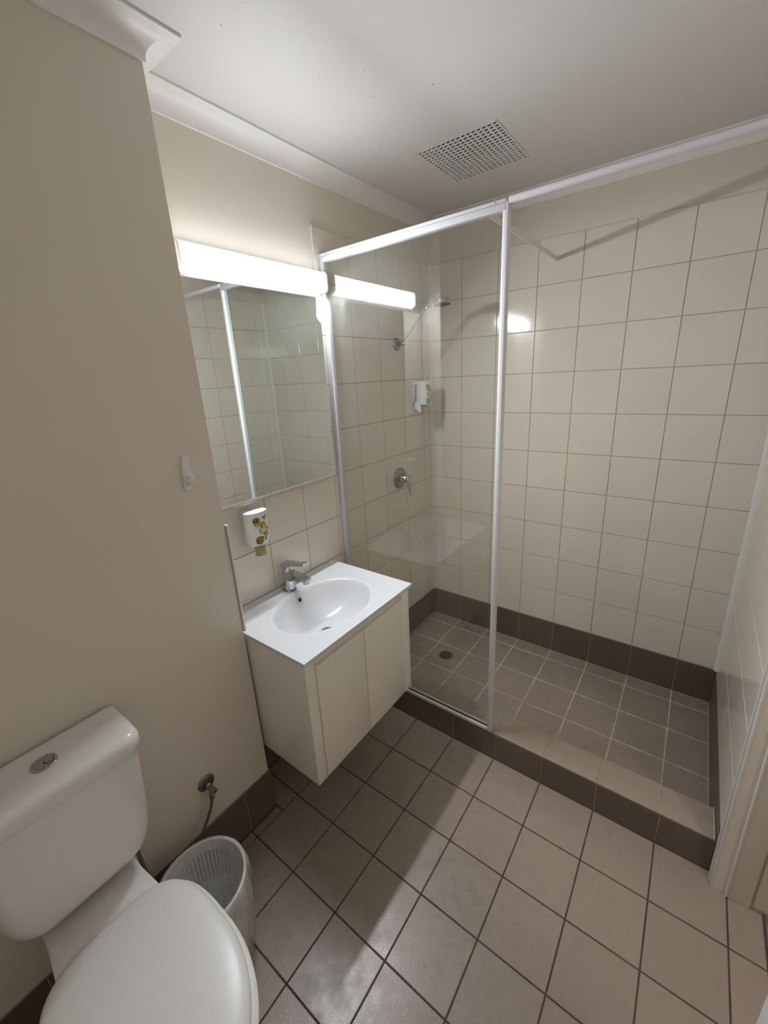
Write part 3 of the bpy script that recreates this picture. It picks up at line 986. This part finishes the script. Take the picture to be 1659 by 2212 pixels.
# pan
bm = bmesh.new()
loft(bm, [egg(0.24, 0.585, 0.42, 0.088, 0.001, eb=2.6), egg(0.235, 0.59, 0.42, 0.091, 0.03, eb=2.6), egg(0.25, 0.58, 0.43, 0.083, 0.10, eb=2.6),
          egg(0.26, 0.60, 0.46, 0.076, 0.20, eb=2.3), egg(0.28, 0.68, 0.50, 0.080, 0.285, eb=2.3), egg(0.32, 0.785, 0.57, 0.135, 0.345, eb=2.6),
          egg(0.345, 0.822, 0.585, 0.166, 0.385, eb=3), egg(0.350, 0.832, 0.585, 0.172, 0.402, eb=3.2), egg(0.352, 0.828, 0.585, 0.169, 0.410, eb=3.2)])
SH = []
for z, hw0, hw1 in ((0.28, 0.066, 0.066), (0.34, 0.088, 0.095), (0.40, 0.098, 0.106), (0.425, 0.103, 0.112), (0.4335, 0.101, 0.110), (0.4365, 0.097, 0.106)):
    k = 0.016 if z < 0.43 else (0.020 if z < 0.436 else 0.024)
    SH.append([Vector(p) for p in (
        (0.165 + k - 0.016, TY - hw0 + 0.02, z), (0.185, TY - hw0, z), (0.30, TY - hw0, z), (0.40 - k * 0.5, TY - hw1, z), (0.425 - k, TY - hw1 + 0.02, z),
        (0.425 - k, TY + hw1 - 0.02, z), (0.40 - k * 0.5, TY + hw1, z), (0.30, TY + hw0, z), (0.185, TY + hw0, z), (0.165 + k - 0.016, TY + hw0 - 0.02, z))])
loft(bm, SH)
add('pan', bm, 'ceramic', wc, smooth=True, auto=50)
# seat ring and lid
bm = bmesh.new()
ys = TY + 0.003
loft(bm, [egg(0.372, 0.828, 0.585, 0.166, 0.4105, yc=ys), egg(0.368, 0.835, 0.585, 0.173, 0.414, yc=ys), egg(0.368, 0.835, 0.585, 0.173, 0.424, yc=ys), egg(0.372, 0.828, 0.585, 0.167, 0.4285, yc=ys)])
add('seat_ring', bm, 'seat', wc, smooth=True, auto=50)
bm = bmesh.new()
ls = [egg(0.374, 0.814, 0.585, 0.161, 0.4290), egg(0.369, 0.820, 0.585, 0.1665, 0.4325), egg(0.368, 0.820, 0.585, 0.1665, 0.4385)]
for s, z in ((0.985, 0.4435), (0.95, 0.4475), (0.88, 0.4505), (0.75, 0.453), (0.55, 0.4548), (0.3, 0.4555), (0.1, 0.4557)):
    ls.append([Vector((0.595 + (p.x - 0.595) * s, TY + (p.y - TY) * s, z)) for p in egg(0.368, 0.820, 0.585, 0.1665, z)])
loft(bm, ls)
add('seat_lid', bm, 'seat', wc, smooth=True, auto=60)
# cistern
bm = bmesh.new()
cs = []
for z, hw, xf in ((0.4645, 0.070, 0.262), (0.466, 0.088, 0.283), (0.470, 0.102, 0.295), (0.480, 0.117, 0.303), (0.497, 0.132, 0.309), (0.520, 0.142, 0.313), (0.55, 0.148, 0.317), (0.60, 0.154, 0.321), (0.68, 0.160, 0.324), (0.793, 0.1675, 0.327)):
    cs.append([Vector(p) for p in rrect((0.161 + xf) / 2, TY, (xf - 0.161) / 2, hw, (0.034, 0.012, 0.012, 0.034), z, 8)])
loft(bm, cs)
add('cistern', bm, 'ceramic', wc, smooth=True, auto=50)
bm = bmesh.new()
cl = []
for z, g_ in ((0.7938, -0.003), (0.797, 0.0), (0.822, 0.0005), (0.830, -0.0015), (0.8365, -0.0055), (0.8405, -0.011), (0.8425, -0.018), (0.8432, -0.030), (0.8435, -0.05)):
    cl.append([Vector(p) for p in rrect(0.1605 + (0.336 - 0.1605) / 2 + min(g_, 0) * 0.0, TY, (0.336 - 0.1605) / 2 + g_, 0.1765 + g_, tuple(max(0.01, r_ + g_ * 0.6) for r_ in (0.040, 0.014, 0.014, 0.040)), z, 8)])
loft(bm, cl)
ld_ = add('cistern_lid', bm, 'ceramic', wc, smooth=True, auto=60)
bm = bmesh.new()
bx, by = 0.244, -2.139
lathe(bm, (bx, by, 0.8432), (0, 0, 1), [(0, 0.0255), (0.002, 0.0252), (0.0034, 0.0235), (0.0036, 0.0205), (0.0022, 0.0198), (0.0022, 0)], 44)
fb = add('flush_bezel', bm, 'chrome', ld_, smooth=True, auto=40)
bm = bmesh.new()
lathe(bm, (bx, by, 0.8453), (0, 0, 1), [(0, 0.0188), (0.0012, 0.0185), (0.0016, 0.017), (0.0016, 0)], 40)
add('full_flush_button', bm, 'steel', ld_, smooth=True, auto=40)
bm = bmesh.new()
lathe(bm, (bx + 0.003, by + 0.0085, 0.8466), (0, 0, 1), [(0, 0.0098), (0.0008, 0.0098), (0.0008, 0)], 32)
add('button_gap', bm, 'black', ld_, smooth=True, auto=40)
bm = bmesh.new()
lathe(bm, (bx + 0.003, by + 0.009, 0.8468), (0, 0, 1), [(0, 0.0088), (0.0014, 0.0086), (0.0018, 0.0075), (0.0018, 0)], 32)
add('half_flush_button', bm, 'steel', ld_, smooth=True, auto=40)

# stop valve and hose
sv = tag(empty('stop_valve', (XN, -1.79, 0.36)), 'tarnished metal stop valve on the painted wall beside the toilet', 'valve')
bm = bmesh.new()
lathe(bm, (XN + 0.0003, -1.789, 0.3615), (1, 0, 0), [(0, 0.0285), (0.003, 0.0285), (0.006, 0.026), (0.007, 0.020), (0.005, 0.017), (0.006, 0.012), (0.006, 0)], 36)
add('wall_plate', bm, 'chrome_dull', sv, smooth=True, auto=35)
bm = bmesh.new()
lathe(bm, (XN + 0.005, -1.789, 0.3605), (1, 0, -0.06), [(0, 0.0115), (0.014, 0.0115), (0.017, 0.009), (0.03, 0.009), (0.046, 0.0095), (0.047, 0.0075), (0.047, 0)], 24)
tube(bm, [(XN + 0.032, -1.789, 0.357), (XN + 0.032, -1.790, 0.336)], 0.0082, 16)
add('body', bm, 'chrome_dull', sv, smooth=True, auto=35)
bm = bmesh.new()
lathe(bm, (XN + 0.0515, -1.789, 0.3578), (1, 0, -0.06), [(0, 0.0055), (0.0008, 0.0)], 16)
add('screw_socket', bm, 'black', sv)
bm = bmesh.new()
lathe(bm, (XN + 0.032, -1.790, 0.340), (0, -0.12, -1), [(0, 0.0085), (0.003, 0.0105), (0.016, 0.0105), (0.020, 0.0085), (0.024, 0.0065), (0.024, 0)], 6)
add('nut', bm, 'steel', sv)
bm = bmesh.new()
tube(bm, catmull([(0.189, -1.793, 0.318), (0.190, -1.805, 0.288), (0.190, -1.820, 0.260), (0.191, -1.843, 0.228), (0.194, -1.866, 0.190), (0.198, -1.900, 0.150),
                  (0.200, -1.950, 0.135), (0.205, -1.995, 0.165), (0.208, -2.014, 0.24), (0.212, -2.024, 0.34), (0.215, -2.027, 0.474)], 6), 0.0052, 12)
hs = add('water_hose', bm, 'hose', smooth=True, auto=60)
tag(hs, 'thin braided water hose dropping from the stop valve behind the bin', 'hose')

# ------------------------------------------------------------------ waste bin with liner
BX, BY, BH = 0.352, -1.934, 0.268
RT, RB = 0.1165, 0.088
wb = tag(empty('waste_bin', (BX, BY, 0)), 'small round white plastic waste bin standing beside the toilet', 'bin')


def ringpts(r, z, n=72, wob=0.0, ph=0.0):
    o = []
    for i in range(n):
        t = 2 * math.pi * i / n
        rr_ = r + wob * (noise.noise(Vector((math.cos(t) * 2.2, math.sin(t) * 2.2, z * 9 + ph))) + 0.6 * noise.noise(Vector((math.cos(t) * 6.5, math.sin(t) * 6.5, z * 5 + ph + 7))))
        o.append(Vector((BX + rr_ * math.cos(t), BY + rr_ * math.sin(t), z)))
    return o


def rad(z):
    return RB + (RT - RB) * z / BH


# body: solid band below and above, vertical bars between
bm = bmesh.new()
lathe(bm, (BX, BY, 0.0005), (0, 0, 1), [(0, 0), (0, RB), (0.13, rad(0.13)), (0.13, rad(0.13) - 0.002), (0.003, RB - 0.002), (0.003, 0)], 64)
lathe(bm, (BX, BY, 0.0), (0, 0, 1), [(0.232, rad(0.232)), (BH, RT), (BH, RT - 0.002), (0.232, rad(0.232) - 0.002), (0.232, rad(0.232))], 64, capend=False)
nb = 60
for i in range(nb):
    t0 = 2 * math.pi * (i + 0.02) / nb
    t1 = 2 * math.pi * (i + 0.66) / nb
    A = []
    for z in (0.129, 0.233):
        r_ = rad(z)
        A.append([Vector((BX + rr_ * math.cos(t), BY + rr_ * math.sin(t), z)) for rr_, t in ((r_, t0), (r_, t1), (r_ - 0.002, t1), (r_ - 0.002, t0))])
    loft(bm, A)
add('body', bm, 'bin', wb, smooth=True, auto=30)
bm = bmesh.new()
lathe(bm, (BX, BY, BH), (0, 0, 1), [(-0.003, RT - 0.0015), (0.0, RT - 0.0025), (0.003, RT), (0.0035, RT + 0.002), (0.001, RT + 0.004), (-0.003, RT + 0.0035), (-0.004, RT)], 72, capend=False)
add('rim', bm, 'bin', wb, smooth=True)
bm = bmesh.new()
def fold(z, base, amp, ph, out=None):
    out = ph > 0 if out is None else out
    o = []
    for i in range(144):
        t = 2 * math.pi * i / 144
        c_, s_ = math.cos(t), math.sin(t)
        w = noise.noise(Vector((c_ * 3.2, s_ * 3.2, z * 3 + ph))) + 0.55 * noise.noise(Vector((c_ * 9, s_ * 9, z * 2 + ph + 5))) + 0.25 * noise.noise(Vector((c_ * 22, s_ * 22, z * 6 + ph)))
        r = base + amp * w
        r = max(r, rad(z) + 0.003) if out else min(r, rad(z) - 0.0035)
        p = Vector((BX + r * c_, BY + r * s_, z))
        p.y = max(p.y, -2.0578 if z > 0.06 else -2.050)
        o.append(p)
    return o


secs = [fold(0.012, 0.055, 0.006, 0), fold(0.03, 0.074, 0.006, 0), fold(0.08, rad(0.08) - 0.013, 0.008, 0), fold(0.14, rad(0.14) - 0.012, 0.008, 0),
        fold(0.20, rad(0.2) - 0.009, 0.006, 0), fold(0.25, RT - 0.006, 0.003, 0), fold(BH - 0.004, RT - 0.004, 0, 0), fold(BH + 0.0052, RT - 0.0036, 0, 0),
        fold(BH + 0.0066, RT + 0.004, 0.0005, 1), fold(BH + 0.001, RT + 0.0085, 0.002, 1), fold(BH - 0.02, RT + 0.0125, 0.007, 1), fold(BH - 0.06, RT + 0.015, 0.012, 1),
        fold(BH - 0.11, RT + 0.014, 0.015, 1), fold(BH - 0.16, RT + 0.010, 0.017, 1), fold(BH - 0.21, RT + 0.004, 0.018, 1), fold(BH - 0.245, RT - 0.001, 0.018, 1)]
loft(bm, secs, cap=False)
bl = add('bin_liner', bm, 'liner', smooth=True)
tag(bl, 'clear crinkled plastic bag lining the bin and hanging over its rim', 'bag')
